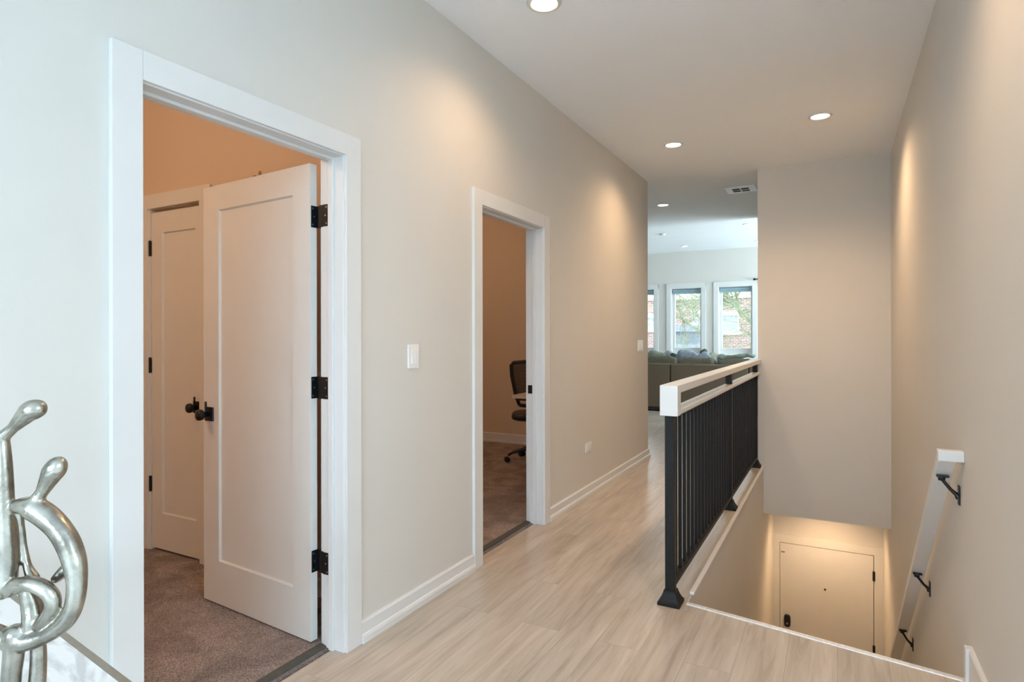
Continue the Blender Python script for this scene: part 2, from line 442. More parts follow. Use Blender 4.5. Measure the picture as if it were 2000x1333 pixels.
# invented rear window, unseen, for light from behind the camera
w = MB()
for x in (-1.6, -.35, .90, 2.14): w.box(x, x + .06, YR - .08, YR, .35, 2.6)
w.box(-1.6, 2.2, YR - .08, YR, .35, .41); w.box(-1.6, 2.2, YR - .08, YR, 2.54, 2.6)
o = struct(w.build('window_4', M['trim']))
w = MB(); w.box(-1.58, 2.18, YR - .05, YR - .044, .37, 2.58); w.build('window_pane', M['glass'], o)

w = MB()  # invented kitchen window, unseen, for light from the right
for y in (-.9, -.03, .84): w.box(3.02, 3.08, y, y + .06, 1.0, 2.35)
w.box(3.02, 3.08, -.9, .9, 1.0, 1.06); w.box(3.02, 3.08, -.9, .9, 2.29, 2.35)
o = struct(w.build('window_8', M['trim']))
w = MB(); w.box(3.047, 3.052, -.88, .88, 1.03, 2.32); w.build('window_pane', M['glass'], o)

w = MB()  # invented window in the left wall, unseen, to light the right wall
for y in (-3.6, -2.43, -1.26): w.box(XWB, XWB + .06, y, y + .06, .4, 2.5)
w.box(XWB, XWB + .06, -3.6, -1.2, .4, .46); w.box(XWB, XWB + .06, -3.6, -1.2, 2.44, 2.5)
o = struct(w.build('window_9', M['trim']))
w = MB(); w.box(XWB + .028, XWB + .033, -3.58, -1.22, .43, 2.47); w.build('window_pane', M['glass'], o)

# ---- living room windows
for i, (a, b) in enumerate(WO[:4]):
    w = MB(); c = .09
    w.box(a - c + .01, a + .006, YW - .02, YW, WZ0 - .12, WZ1 + c); w.box(b - .006, b + c - .01, YW - .02, YW, WZ0 - .12, WZ1 + c)
    w.box(a - c + .01, b + c - .01, YW - .022, YW, WZ1 - .006, WZ1 + c)
    w.box(a - c - .01, b + c + .01, YW - .05, YW + .02, WZ0 - .03, WZ0)
    # jamb liner and sash
    w.box(a, a + .02, YW, YW + .19, WZ0, WZ1); w.box(b - .02, b, YW, YW + .19, WZ0, WZ1); w.box(a + .02, b - .02, YW, YW + .19, WZ1 - .02, WZ1)
    w.box(a + .02, b - .02, YW + .021, YW + .19, WZ0, WZ0 + .06)
    s = struct(w.build('window_%d' % (5 + i if i == 3 else i + 1), M['trim']))
    w = MB()
    w.box(a + .02, a + .07, YW + .10, YW + .15, WZ0 + .06, WZ1 - .02); w.box(b - .05, b - .02, YW + .10, YW + .15, WZ0 + .06, WZ1 - .02)
    w.box(a + .07, b - .05, YW + .10, YW + .15, WZ1 - .06, WZ1 - .02); w.box(a + .07, b - .05, YW + .10, YW + .15, WZ0 + .06, WZ0 + .19)
    w.build('sash', M['trim'], s)
    w = MB(); w.box(a + .06, b - .04, YW + .122, YW + .127, WZ0 + .18, WZ1 - .05); w.build('window_pane', M['glass'], s)

# ---- hall door frames
def casing(mb, y0, y1, h, x, dx, wd=.087, t=.018):
    """flat casing around an opening, on plane x, projecting dx (+1/-1)"""
    xa, xb = sorted((x, x + dx * t))
    a, b = y0 - .005, y1 + .005
    mb.box(xa, xb, a - wd, a, 0, h + .005 + wd); mb.box(xa, xb, b, b + wd, 0, h + .005 + wd)
    mb.box(xa, xb, a, b, h + .005, h + .005 + wd)
    xa2, xb2 = sorted((x, x + dx * (t + .004)))
def frame(n1, n2, D):
    w = MB(); casing(w, D[0], D[1], DH, XW, 1); struct(w.build('trim_%d' % n1, M['trim'], bevel=.002))
    w = MB()
    for ya, yb in ((D[0] - JT, D[0]), (D[1], D[1] + JT)): w.box(XWB - .002, XW + .004, ya, yb, 0, DH + JT)
    w.box(XWB - .002, XW + .004, D[0], D[1], DH, DH + JT)
    st = .011                                                        # stop
    for ya, yb in ((D[0], D[0] + st), (D[1] - st, D[1])): w.box(-1.856, -1.830, ya, yb, 0, DH - st)
    w.box(-1.856, -1.830, D[0], D[1], DH - st, DH)
    o = struct(w.build('trim_%d' % n2, M['trim'], bevel=.0015))
    w = MB(); casing(w, D[0], D[1], DH, XWB, -1); struct(w.build('trim_%d' % (n1 + 10), M['trim']))
    return o
frame(1, 2, D1); fr2 = frame(3, 4, D2)
# strike plate on the far jamb of door 2
w = MB(); w.box(-1.893, -1.861, D2[1] - .0025, D2[1], .90, .958); w.build('strike_plate', M['black'], fr2)

# threshold strips
for k, D in enumerate((D1, D2)):
    w = MB(); w.prism([(-1.915, 0, .0), (-1.877, 0, .0), (-1.880, 0, .008), (-1.911, 0, .013)], (0, D[0], 0), (0, D[1], 0))
    struct(w.build('trim_%d' % (5 + k), M['strip']))

# ---- baseboards with a shoe moulding
def base_prof(mb, p0, p1, nrm, h=.090, t=.014):
    """p0->p1 along the wall foot, nrm = direction into the room"""
    p0 = Vector((*p0, 0)); p1 = Vector((*p1, 0)); n = Vector((*nrm, 0))
    prof = [(0, 0), (t + .011, 0), (t + .011, .024), (t + .006, .034), (t, .037), (t, h - .008), (t - .006, h), (0, h)]
    mb.prism([n * a + Vector((0, 0, z)) for a, z in prof], p0, p1)
w = MB()
base_prof(w, (XW, YR), (XW, D1[0] - .095), (1, 0));  base_prof(w, (XW, D1[1] + .093), (XW, D2[0] - .093), (1, 0))
base_prof(w, (XW, D2[1] + .093), (XW, 6.40 + .012), (1, 0))
struct(w.build('baseboard_left', M['trim']))
w = MB(); base_prof(w, (XR, 1.4), (XR, 2.70), (-1, 0), h=.165, t=.016)
w.box(XR - .026, XR, 2.70, 2.735, 0.0, .165)
struct(w.build('baseboard_right', M['trim'], bevel=.002))
w = MB(); base_prof(w, (-5.0, 6.40), (XWB, 6.40), (0, -1), h=.12); base_prof(w, (-5, 2.44), (-5, 6.4), (1, 0), h=.12)
struct(w.build('baseboard_office', M['trim']))
w = MB(); base_prof(w, (-5.0, 2.20), (-3.785, 2.20), (0, -1)); base_prof(w, (-3.08, 2.20), (XWB, 2.20), (0, -1))
struct(w.build('baseboard_bedroom', M['trim']))
w = MB(); base_prof(w, (-5.2, YW), (2.6, YW), (0, -1)); struct(w.build('baseboard_living', M['trim']))

# ---- stairwell edge trims
w = MB(); w.box(XF - .012, XF + .012, 3.085, 6.445, .0, .018)
struct(w.build('trim_7', M['trim'], bevel=.006, seg=3))
w = MB()
a = Vector((*SE_L, 0)); b = Vector((*SE_R, 0)); d = (b - a).normalized(); nn = Vector((-d.y, d.x, 0))
w.prism([(0, 0, .0), tuple(nn * -.016), tuple(nn * -.014 + Vector((0, 0, .004))), tuple(nn * .006 + Vector((0, 0, .006))), tuple(nn * .008 + Vector((0, 0, -.03))), tuple(nn * .0 + Vector((0, 0, -.03)))], a, b)
struct(w.build('trim_8', M['nosing']))
w = MB(); w.prism([(XF, 2.983, 0), (XR, 2.806, 0), (XR, 2.786, 0), (XF, 2.963, 0)], (0, 0, -3.0), (0, 0, -.02))
struct(w.build('wall_stair_front', M['paint']))

# ---- stairs (white risers, wood treads)
st = MB()
rise = -ZLAND / 16; run = (6.45 - 2.983) / 15
for i in range(1, 16):
    z = -rise * i; y0 = 2.99 + run * (i - 1) - .001
    st.box(XF + .001, XR - .001, y0 - .02, y0 + run, z - .03, z)
    st.box(XF + .001, XR - .001, y0 + run - .015, y0 + run, z - rise, z - .03, 1)
struct(st.build('floor_stairs', [M['tread'], M['trim']]))

# ================================================================ DOORS
def leaf(mb, w_, h_, t, ml, mr, mt, mb_, rec=.011):
    """door leaf in local X 0..w, Y 0..t, Z 0..h; recessed panel on both faces"""
    mb.box(0, ml, 0, t, 0, h_); mb.box(w_ - mr, w_, 0, t, 0, h_)
    mb.box(ml, w_ - mr, 0, t, 0, mb_); mb.box(ml, w_ - mr, 0, t, h_ - mt, h_)
    mb.box(ml, w_ - mr, rec, t - rec, mb_, h_ - mt)
    q = .006                                            # sloped sticking
    a0, a1, z0, z1 = ml, w_ - mr, mb_, h_ - mt
    for f0, f1 in ((.0008, rec), (t - .0008, t - rec)):
        mb.prism([(a0, f0, 0), (a0 + q, f1, 0), (a0, f1, 0)], (0, 0, z0), (0, 0, z1))
        mb.prism([(a1, f0, 0), (a1 - q, f1, 0), (a1, f1, 0)], (0, 0, z0), (0, 0, z1))
        mb.prism([(0, f0, z0), (0, f1, z0 + q), (0, f1, z0)], (a0, 0, 0), (a1, 0, 0))
        mb.prism([(0, f0, z1), (0, f1, z1 - q), (0, f1, z1)], (a0, 0, 0), (a1, 0, 0))

def hinge_open(name, parent, x, y, z, ang):
    """butt hinge seen open: leaf on the door edge and leaf on the jamb"""
    h = .092
    m = MB()
    m.lathe([(.0, -.006), (.0045, -.004), (.0062, 0), (.0062, h), (.0045, h + .004), (.0, h + .006)], (x, y, z), n=14)
    for k in range(1, 5): m.lathe([(.0066, k * h / 5 - .0007), (.0066, k * h / 5 + .0007)], (x, y, z), n=14)
    o = m.build(name, M['black'], parent, smooth=False)
    return o

# --- door 1: open bedroom door
d1 = struct(empty('door_1', (-1.9215, 1.868, .016)))
ANG = R(180 - 4.6)
d1.rotation_euler.z = ANG
m = MB()
leaf(m, .795, 2.012, .035, .115, .127, .119, .205)
for v in m.bm.verts: v.co.x += .022; v.co.y += .004
LF = m.build('door_leaf', M['door'], d1)
for k, z in enumerate((.335, 1.068, 1.790)):
    hz = z - .046
    m = MB(); m.lathe([(.0, -.005), (.0045, -.004), (.006, 0), (.006, .092), (.0045, .096), (.0, .098)], (0, 0, hz), n=14)
    # leaf let into the door edge (edge plane local x=.022)
    m.box(.0195, .0224, .002, .034, hz, hz + .092); m.box(0, .021, -.001, .003, hz, hz + .092)
    h = m.build('hinge', M['black'], d1, bevel=.003)
    m = MB()
    for yy, zz in ((.026, .012), (.020, .046), (.026, .080)): m.lathe([(.0035, 0), (.0035, .0012)], (.0182, yy, hz + zz), axis='X', n=10)
    m.build('hinge_screws', M['screw'], h)
# jamb-side hinge leaves belong to the frame
fr1 = bpy.data.objects['trim_2']
for z in (.351, 1.084, 1.806):
    m = MB(); m.box(-1.8955, -1.864, D1[1] - .0025, D1[1], z - .046, z + .046); m.box(-1.922, -1.8935, D1[1] + .002, D1[1] + .006, z - .046, z + .046)
    h_ = m.build('hinge_leaf', M['black'], fr1, bevel=.001)
    m = MB()
    for xx, zz in ((-1.872, -.034), (-1.878, 0), (-1.872, .034)): m.lathe([(.0035, 0), (.0035, .0012)], (xx, D1[1] - .0037, z + zz), axis='Y', n=10)
    m.build('hinge_screws', M['screw'], h_)

def knob_set(parent, x, yface, z, thumb=True, up=True, sgn=1):
    """square rosette and round knob, projecting along sgn*Y from yface"""
    m = MB(); m.box(x - .034, x + .034, min(yface, yface + sgn * .009), max(yface, yface + sgn * .009), z - .034, z + .034)
    o = m.build('door_handle', M['black'], parent, bevel=.003)
    m = MB(); pr = [(.013, .006), (.012, .03), (.017, .034), (.026, .042), (.0275, .052), (.025, .062), (.014, .067), (.0005, .068)]
    m.lathe([(r, sgn * h) for r, h in pr], (x, yface, z), axis='Y', n=28)
    m.build('knob', M['black'], o, smooth=True)
    m = MB(); ya, yb = sorted((yface + sgn * .018, yface + sgn * .026)); m.box(x - .005, x + .005, ya, yb, z + .008, z + .062); m.build('thumb_turn', M['black'], o, bevel=.002)
    return o
kn = knob_set(d1, .762, .039, .908, sgn=1)
kn2 = knob_set(d1, .762, .004, .908, sgn=-1)
# --- small over-door hook on top of the open door
hk = empty('door_hook', (-2.325, 1.888, 2.0285)); hk.rotation_euler.z = ANG - math.pi
m = MB(); m.box(-.010, .010, .0, .0025, 0, .024); m.box(-.010, .010, -.030, .0, 0.0, .0025); m.build('bracket', M['bronze'], hk)
m = MB(); m.box(-.006, .006, .0, .0025, .018, .030); m.build('tab', M['bronze'], hk)
tag(hk, 'small grey metal hook sitting on the top edge of the open panel door', 'hook')

# --- door 2: closet door in the bedroom's far wall
d2 = struct(empty('door_2', (-3.672, 2.200, .022)))
m = MB(); leaf(m, .475, 2.03, .035, .098, .053, .125, .215); m.build('door_leaf', M['door'], d2)
for z in (.34, 1.06, 1.77):
    m = MB(); m.lathe([(.0, -.006), (.0075, 0), (.0075, .09), (.0, .096)], (-.006, -.008, z), n=12); m.box(-.012, -.002, -.006, .004, z, z + .09)
    m.build('hinge', M['black'], d2)
knob_set(d2, .440, 0, .872, sgn=-1)
w = MB(); w.box(-3.775, -3.690, 2.182, 2.20, 0, 2.16); w.box(-3.690, -3.215, 2.182, 2.20, 2.075, 2.16); w.box(-3.692, -3.674, 2.19, 2.30, 0, 2.075)
w.box(-3.692, -3.19, 2.24, 2.30, 2.056, 2.075); w.box(-3.195, -3.10, 2.182, 2.20, 0, 2.075); w.box(-3.215, -3.10, 2.182, 2.20, 2.075, 2.16)
struct(w.build('trim_9', M['door'], bevel=.0015))

# --- door 3: entry door at the foot of the stairs
d3 = struct(empty('door_3', (-.574, YD - .012, ZLAND + .012)))
DW = .918; DHH = 2.040
m = MB(); m.box(0, DW, 0, .045, 0, DHH); m.build('door_leaf', M['door'], d3)
m = MB(); m.blob((.075, -.012, 1.165), .034, .014, .072, sq=.55); o = m.build('deadbolt', M['black'], d3, smooth=True)
m = MB(); m.lathe([(.012, 0), (.012, -.02), (.0, -.021)], (.075, -.012, 1.14), axis='Y', n=16); m.build('lock_button', M['bronze'], o)
m = MB(); m.lathe([(.010, .0), (.010, -.004), (.006, -.005), (.0, -.003)], (.457, 0, 1.59), axis='Y', n=16); m.build('peephole', M['black'], d3)
m = MB(); m.lathe([(.026, -.004), (.028, -.03), (.029, -.05), (.02, -.06), (0, -.061)], (.075, 0, .95), axis='Y', n=20); m.build('door_handle', M['black'], d3)
for z in (.16, .98, 1.775):
    m = MB(); m.lathe([(.0, -.004), (.009, 0), (.009, .10), (.0, .104)], (DW + .004, -.006, z), n=12); m.box(DW - .008, DW + .016, -.004, .002, z, z + .10)
    m.build('hinge', M['black'], d3)
m = MB(); m.box(.012, .05, -.002, 0, 1.93, 1.945); m.build('door_sensor', M['bronze'], d3)
w = MB(); t0 = ZLAND; zt = ZLAND + .012 + DHH + .006
w.box(XF, -.578, YD - .014, YD + .05, t0, zt + .09); w.box(.350, XR, YD - .014, YD + .05, t0, zt + .09); w.box(-.578, .350, YD - .014, YD + .05, zt, zt + .09)
w.box(XF, XR, YD + .046, YD + .06, t0, zt + .05, 1)  # dark sheet added behind the door so its gaps look shaded
struct(w.build('trim_10', [M['door'], M['slot']]))

# ================================================================ STAIR RAILING
XN = -.712
rl = empty('stair_railing', (XN, 2.95, 0))
def L(x0, x1, y0, y1, z0, z1, name, mat, parent=rl, bevel=0):
    m = MB(); m.box(x0 - XN, x1 - XN, y0 - 2.95, y1 - 2.95, z0, z1); return m.build(name, mat, parent, bevel=bevel)
hr = L(-.746, -.660, 2.944, 6.440, 1.026, 1.064, 'handrail', M['trim'], bevel=.003)
hr['label'] = 'white painted top rail'
o = L(-.746, -.660, 2.878, 2.944, .918, 1.064, 'end_block', M['trim'], bevel=.003); o['label'] = 'white painted end block'
o = L(-.740, -.668, 2.945, 6.440, .918, .938, 'lower_rail', M['trim'], bevel=.002); o['label'] = 'white painted lower rail'
L(-.728, -.690, 2.945, 6.440, .902, .9185, 'top_channel', M['blackm'])
L(-.728, -.690, 2.960, 6.430, .085, .108, 'bottom_channel', M['blackm'])
NW = [2.950, 4.765, 6.405]
for y in NW:
    n_ = L(XN - .0225, XN + .0225, y - .0225, y + .0225, 0.0, .918, 'newel_post', M['blackm'], bevel=.002)
    m = MB(); s = lambda r, z: [Vector((sx * r, sy * r + y - 2.95, z)) for sx, sy in ((-1, -1), (1, -1), (1, 1), (-1, 1))]
    m.rings([s(.053, 0), s(.053, .016), s(.046, .022), s(.036, .042), s(.029, .062), s(.0285, .068), s(.024, .070)])
    m.build('newel_base', M['blackm'], n_, bevel=.001)
for y in NW[1:]:
    L(XN - .020, XN + .020, y - .030, y + .030, .938, 1.026, 'rail_support', M['blackm'])
ys = []
for a, b, k in ((NW[0], NW[1], 17), (NW[1], NW[2], 15)):
    ys += [a + (b - a) * (i + 1) / (k + 1) for i in range(k)]
proto = L(XN - .0085, XN + .0085, ys[0] - .0075, ys[0] + .0075, .108, .902, 'baluster', M['blackm'])
for y in ys[1:]:
    c = proto.copy(); COL.objects.link(c); c.parent = rl; c.location.y = y - ys[0]
tag(rl, 'black steel stair railing with thin balusters and white top rail beside the stairwell', 'railing')

# ================================================================ WALL HANDRAIL
hw = empty('wall_handrail', (XR, 2.90, .80))
slope = -.800; m = MB()
Y0, Y1 = 2.905, 6.30
hh = .043; xl, xr_ = .350, .412
def rp(y, z): return (0, y - 2.90, z - .80)
zt0 = .846; k = zt0
poly = [rp(Y0 - .03, zt0), rp(Y0, zt0), rp(Y1, zt0 + slope * (Y1 - Y0)), rp(Y1, zt0 - hh * 1.25 + slope * (Y1 - Y0)), rp(Y0 + .0, zt0 - hh * 1.02), rp(Y0 - .03, zt0 - hh * .92)]
m.prism(poly, (xl - XR, 0, 0), (xr_ - XR, 0, 0))
m.build('rail', M['trim'], hw, bevel=.004, seg=3)
m = MB(); m.box(xl - XR - .001, -.0005, Y0 - .031 - 2.90, Y0 + .015 - 2.90, zt0 - .80 - hh * .9, zt0 - .80 + .004); m.build('return_block', M['trim'], hw, bevel=.004)
for yb, zb in ((2.985, .665), (3.86, -.035), (4.68, -.70)):
    m = MB(); y = yb - 2.90; z = zb - .80
    zr = (zt0 - hh * 1.2 + slope * (yb - Y0)) - .80
    m.box(-.006, -.0003, y - .016, y + .016, z - .045, z + .03)
    m.tube([(-.004, y, z - .02), (-.012, y, z - .005), (-.030, y, z + .012), (-.058, y, zr - .016)], [.011, .008, .0065, .0065], n=10)
    m.lathe([(.012, -.02), (.014, -.008), (.012, 0)], (-.060, y, zr + .001), n=14)
    m.box(-.078, -.036, y - .010, y + .012, zr - .006, zr + .003)
    m.build('bracket', M['black'], hw)
    m = MB(); m.lathe([(.004, 0), (.005, -.002), (0, -.003)], (-.006, y, z - .035), axis='X', n=8)
tag(hw, 'white sloping handrail on black brackets along the right wall of the stairs', 'handrail')

# ================================================================ CEILING LIGHTS
def downlight(x, y, zc, label, big=.085, watt=CAN_W, col=WARM, spot=True, size=150, group='recessed ceiling lights'):
    t = empty('recessed_light', (x, y, zc))
    m = MB(); b = big
    m.rings([[Vector((r * math.cos(a), r * math.sin(a), z)) for a in [2 * math.pi * k / 40 for k in range(40)]] for r, z in
             ((b * .72, -.001), (b * .72, -.006), (b * .80, -.011), (b * .93, -.0085), (b, -.003), (b, 0))], cap=False)
    m.build('trim_ring', M['trim'], t, smooth=True)
    m = MB(); m.lathe([(.001, -.0035), (b * .72, -.0035), (b * .72, -.001), (.001, -.001)], n=36, cap=False); m.build('lamp_lens', M['lens'], t)
    if spot:
        l = bpy.data.lights.new('lamp', 'SPOT'); l.energy = watt; l.color = col; l.spot_size = R(size); l.spot_blend = 1.0; l.shadow_soft_size = .05
        o = bpy.data.objects.new('lamp', l); COL.objects.link(o); o.parent = t; o.location = (0, 0, -.06)
    tag(t, label, 'ceiling light', group)
    return t
downlight(-1.276, 2.717, ZC, 'large recessed ceiling light cut off by the top edge of the picture', .088, watt=21)
downlight(-.10, 2.10, ZC, 'recessed ceiling light above the hall floor by the right wall', watt=30)
downlight(-1.241, 5.258, ZC, 'lit recessed ceiling light near the left wall, above the railing gap')
downlight(-.106, 5.103, ZC, 'lit recessed ceiling light above the stairwell, before the end wall', watt=54)
downlight(-1.927, 7.615, ZC, 'lit recessed ceiling light just past the corner, left of the air vent', watt=14)
downlight(-1.224, 10.06, ZL, 'recessed light right of the others on the bright far ceiling', .07, spot=False)
downlight(-2.602, 11.934, ZL, 'recessed light on the bright far ceiling above the middle window', .07, spot=False)
downlight(-1.262, 11.958, ZL, 'small recessed light at the edge of the end wall above the right window', .07, spot=False)
t = downlight(-.10, 7.05, ZH, 'recessed light on the low ceiling before the entry door', watt=28, size=155)
# unseen here but lighting the open side behind the camera
t = empty('smoke_detector', (-2.619, 10.316, ZL)); m = MB(); m.lathe([(.055, 0), (.052, -.02), (.03, -.03), (.001, -.031)], n=28); m.build('cover', M['plate'], t, smooth=True)
m = MB(); m.lathe([(.056, -.002), (.056, 0), (.01, 0)], n=28); m.build('mount', M['slot'], t)
tag(t, 'round white smoke detector on the bright far ceiling', 'smoke detector')

# vent
t = empty('ceiling_vent', (-.949, 7.235, ZC))
m = MB(); o_, i_ = .155, .088
m.rings([[Vector((sx * r, sy * r, z)) for sx, sy in ((-1, -1), (1, -1), (1, 1), (-1, 1))] for r, z in ((o_, 0), (o_, -.006), (i_, -.010), (i_, 0))], cap=False)
m.build('frame', M['plate'], t)
m = MB(); m.box(-i_, i_, -i_, i_, -.0015, -.0003); m.build('duct_opening', M['slot'], t)
for k in range(6):
    m = MB(); y = -i_ + .016 + k * .033
    m.prism([(0, y, -.002), (0, y + .010, -.010), (0, y + .012, -.010), (0, y + .002, -.002)], (-i_, 0, 0), (i_, 0, 0)); m.build('slat', M['foil'], t)
m = MB(); m.box(-.005, .005, -i_, i_, -.012, -.008); m.box(-i_, i_, -.006, .006, -.0125, -.0085); m.build('crossbar', M['plate'], t)
tag(t, 'square white air vent with louvres in the ceiling left of the end wall', 'air vent')

# bedroom and office lights (warm flush domes out of view)
def dome(x, y, watt, label):
    t = empty('ceiling_lamp', (x, y, ZC))
    m = MB(); m.lathe([(.16, 0), (.165, -.02), (.15, -.03)], n=32); m.build('lamp_base', M['bronze'], t, smooth=True)
    m = MB(); m.lathe([(.15, -.03), (.135, -.06), (.09, -.09), (.04, -.10), (.001, -.102)], n=32, cap=False)
    m.build('lamp_shade', emit('warm_shade', (1, .6, .3), 4), t, smooth=True)
    l = bpy.data.lights.new('lamp', 'POINT'); l.energy = watt; l.color = ROOM_WARM; l.shadow_soft_size = .12
    o = bpy.data.objects.new('lamp', l); COL.objects.link(o); o.parent = t; o.location = (0, 0, -.24)
    tag(t, label, 'ceiling lamp')
dome(-3.1, .3, 23, 'warm dome lamp on the ceiling of the carpeted bedroom')
dome(-3.9, 4.6, 12, 'warm dome lamp on the ceiling of the office room')

# ================================================================ SWITCHES, OUTLET
def switch(y0, y1, z0, z1, label, gangs, name='light_switch'):
    yc, zc = (y0 + y1) / 2, (z0 + z1) / 2; t = empty(name, (XW, yc, zc)); wy, wz = (y1 - y0) / 2, (z1 - z0) / 2
    m = MB(); m.box(0, .007, -wy, wy, -wz, wz); m.build('wall_plate', M['plate'], t, bevel=.002)
    for g in range(gangs):
        gy = 0 if gangs == 1 else (g - .5) * wy
        m = MB(); m.prism([(.006, 0, -.034), (.012, 0, -.034), (.0078, 0, .034), (.006, 0, .034)], (0, gy - .0165, 0), (0, gy + .0165, 0)); m.build('rocker', M['plate'], t, bevel=.001)
    tag(t, label, 'light switch'); return t
switch(2.276, 2.358, 1.147, 1.260, 'white single rocker light switch between the two door frames', 1)
switch(6.02, 6.20, 1.142, 1.256, 'white double rocker light switch at the far end of the left wall', 2)
t = empty('wall_outlet', (XW, 4.628, .392)); m = MB(); m.box(0, .006, -.066, .066, -.038, .038); m.build('wall_plate', M['plate'], t, bevel=.002)
for gy in (-.022, .022):
    m = MB(); m.box(.0055, .0085, gy - .018, gy + .018, -.017, .017); s_ = m.build('socket', M['plate'], t, bevel=.003)
    m = MB(); m.box(.008, .0089, gy - .008, gy + .006, -.008, -.006); m.box(.008, .0089, gy - .008, gy + .006, .006, .008); m.build('slots', M['slot'], s_)
tag(t, 'white electrical outlet low on the left wall past the second door', 'outlet')

# ================================================================ CONSOLE TABLE AND SCULPTURE
tb = empty('console_table', (-1.20, .30, 0)); TA = R(-7.5)
tb.rotation_euler.z = TA
zt_ = .78
x0, x1 = -.545, .60; y0, y1 = -.26, .262
m = MB(); m.box(x0 + .012, x1 - .012, y0 + .012, y1 - .012, zt_ - .018, zt_); m.build('marble_top', M['marble'], tb)
m = MB()
m.box(x0, x1, y1 - .012, y1, zt_ - .035, zt_ + .0003); m.box(x0, x1, y0, y0 + .012, zt_ - .035, zt_ + .0003)
m.box(x0, x0 + .012, y0, y1, zt_ - .035, zt_ + .0003); m.box(x1 - .012, x1, y0, y1, zt_ - .035, zt_ + .0003)
m.build('edge_band', M['bronze'], tb)
for sx in (x0, x1 - .03):
    for sy in (y0, y1 - .03):
        m = MB(); m.box(sx, sx + .03, sy, sy + .03, 0, zt_ - .035); m.build('leg', M['bronze'], tb)
tag(tb, 'marble topped console table with brushed metal edge at the lower left', 'table')

sc = empty('family_sculpture', (-.893, .371, zt_ + .0012)); sc.rotation_euler.z = YAW
S_ = .75 / F
def px(x, y, d=0.0): return Vector(((x - 40) * S_, d, (1474 - y) * S_))
def spl(pts, rads, n=6):
    """catmull-rom through pixel points"""
    P = [px(*p) for p in pts]; P = [P[0]] + P + [P[-1]]; Rr = [rads[0]] + list(rads) + [rads[-1]]; op = []; orr = []
    for i in range(1, len(P) - 2):
        for k in range(n):
            t = k / n; a, b, c, d = P[i - 1], P[i], P[i + 1], P[i + 2]
            op.append(.5 * ((2 * b) + (c - a) * t + (2 * a - 5 * b + 4 * c - d) * t * t + (-a + 3 * b - 3 * c + d) * t ** 3))
            orr.append((Rr[i] * (1 - t) + Rr[i + 1] * t) * S_)
    op.append(P[-2]); orr.append(Rr[-2] * S_); return op, orr
m = MB()
def arm(pts, rads, flat=1.0):
    p, r = spl(pts, rads)
    m.tube(p, r, n=18, flat=flat)
    for q, rr in ((p[0], r[0]), (p[-1], r[-1])): m.blob(q, rr, rr, rr)
# tall figure: head, neck, body
arm([(72, 799), (60, 803), (44, 818), (26, 836), (10, 850), (-2, 862), (-14, 880)], [18, 20, 15.5, 10.5, 12, 16, 14])
m.blob(px(64, 801), 27 * S_, 21 * S_, 20 * S_, Matrix.Rotation(R(-22), 3, 'Y'))
arm([(4, 858), (6, 885), (8, 920), (10, 970), (12, 1030), (14, 1090), (12, 1140), (4, 1158)], [13, 14, 15, 15.5, 17, 19, 18, 14])
arm([(-4, 858), (-42, 880), (-80, 950), (-96, 1050), (-84, 1150), (-50, 1220), (-8, 1246), (30, 1254)], [15, 15, 17, 19, 19, 18, 17, 18])
# second figure: head, neck, sweeping arm
arm([(112, 910), (104, 922), (92, 944), (82, 962), (70, 978), (60, 990)], [18, 20, 15, 11.5, 13, 17])
m.blob(px(108, 917), 20 * S_, 20 * S_, 27 * S_, Matrix.Rotation(R(28), 3, 'Y'))
arm([(28, 989), (46, 988), (66, 993), (92, 1010), (116, 1034), (134, 1064), (146, 1100), (150, 1140), (146, 1176), (134, 1206), (112, 1228), (84, 1243), (50, 1252), (15, 1248), (-10, 1236)],
    [11, 17, 23, 23, 22, 22, 21, 18, 17, 16.5, 16, 16.5, 20, 19, 17])
arm([(26, 996, .006), (28, 1030, .010), (31, 1070, .012), (38, 1112, .012), (52, 1136, .010)], [10, 7, 6, 8, 12])
# child: curled arm, head and body
arm([(24, 1152, -.004), (36, 1141, -.006), (62, 1135, -.008), (88, 1141, -.008), (106, 1158, -.006), (108, 1180, -.004), (96, 1202, 0), (80, 1222, 0)], [13, 13, 14.5, 15.5, 15, 14.5, 14, 13])
arm([(48, 1160, .006), (54, 1190, .008), (58, 1216, .006), (56, 1244, .004)], [16, 20, 20, 16])
arm([(92, 1140, .014), (104, 1127, .018), (118, 1112, .02)], [9, 12, 13])
# stem down to the foot
arm([(30, 1240), (27, 1275), (22, 1320), (20, 1370), (24, 1430), (34, 1462)], [21, 18, 17, 17, 20, 24])
arm([(52, 1240, .012), (57, 1275, .014), (56, 1330, .014), (52, 1390, .012), (48, 1455, .006)], [13, 14, 15, 16, 22])
m.lathe([(.058, 0), (.060, .004), (.052, .010), (.030, .016), (.001, .018)], (0, 0, 0), n=36)
so = m.build('figures', M['silver'], sc, smooth=True)
rm = so.modifiers.new('remesh', 'REMESH'); rm.mode = 'VOXEL'; rm.voxel_size = .0016; rm.use_smooth_shade = True
sm = so.modifiers.new('smooth', 'SMOOTH'); sm.iterations = 7; sm.factor = .6
tag(sc, 'silver abstract sculpture of curved family figures on the marble table', 'sculpture')

# ================================================================ OFFICE: chair and desk
ch = empty('office_chair', (-2.735, 5.60, .008)); ch.rotation_euler.z = R(25)
m = MB()
fw, ft = .225, .20
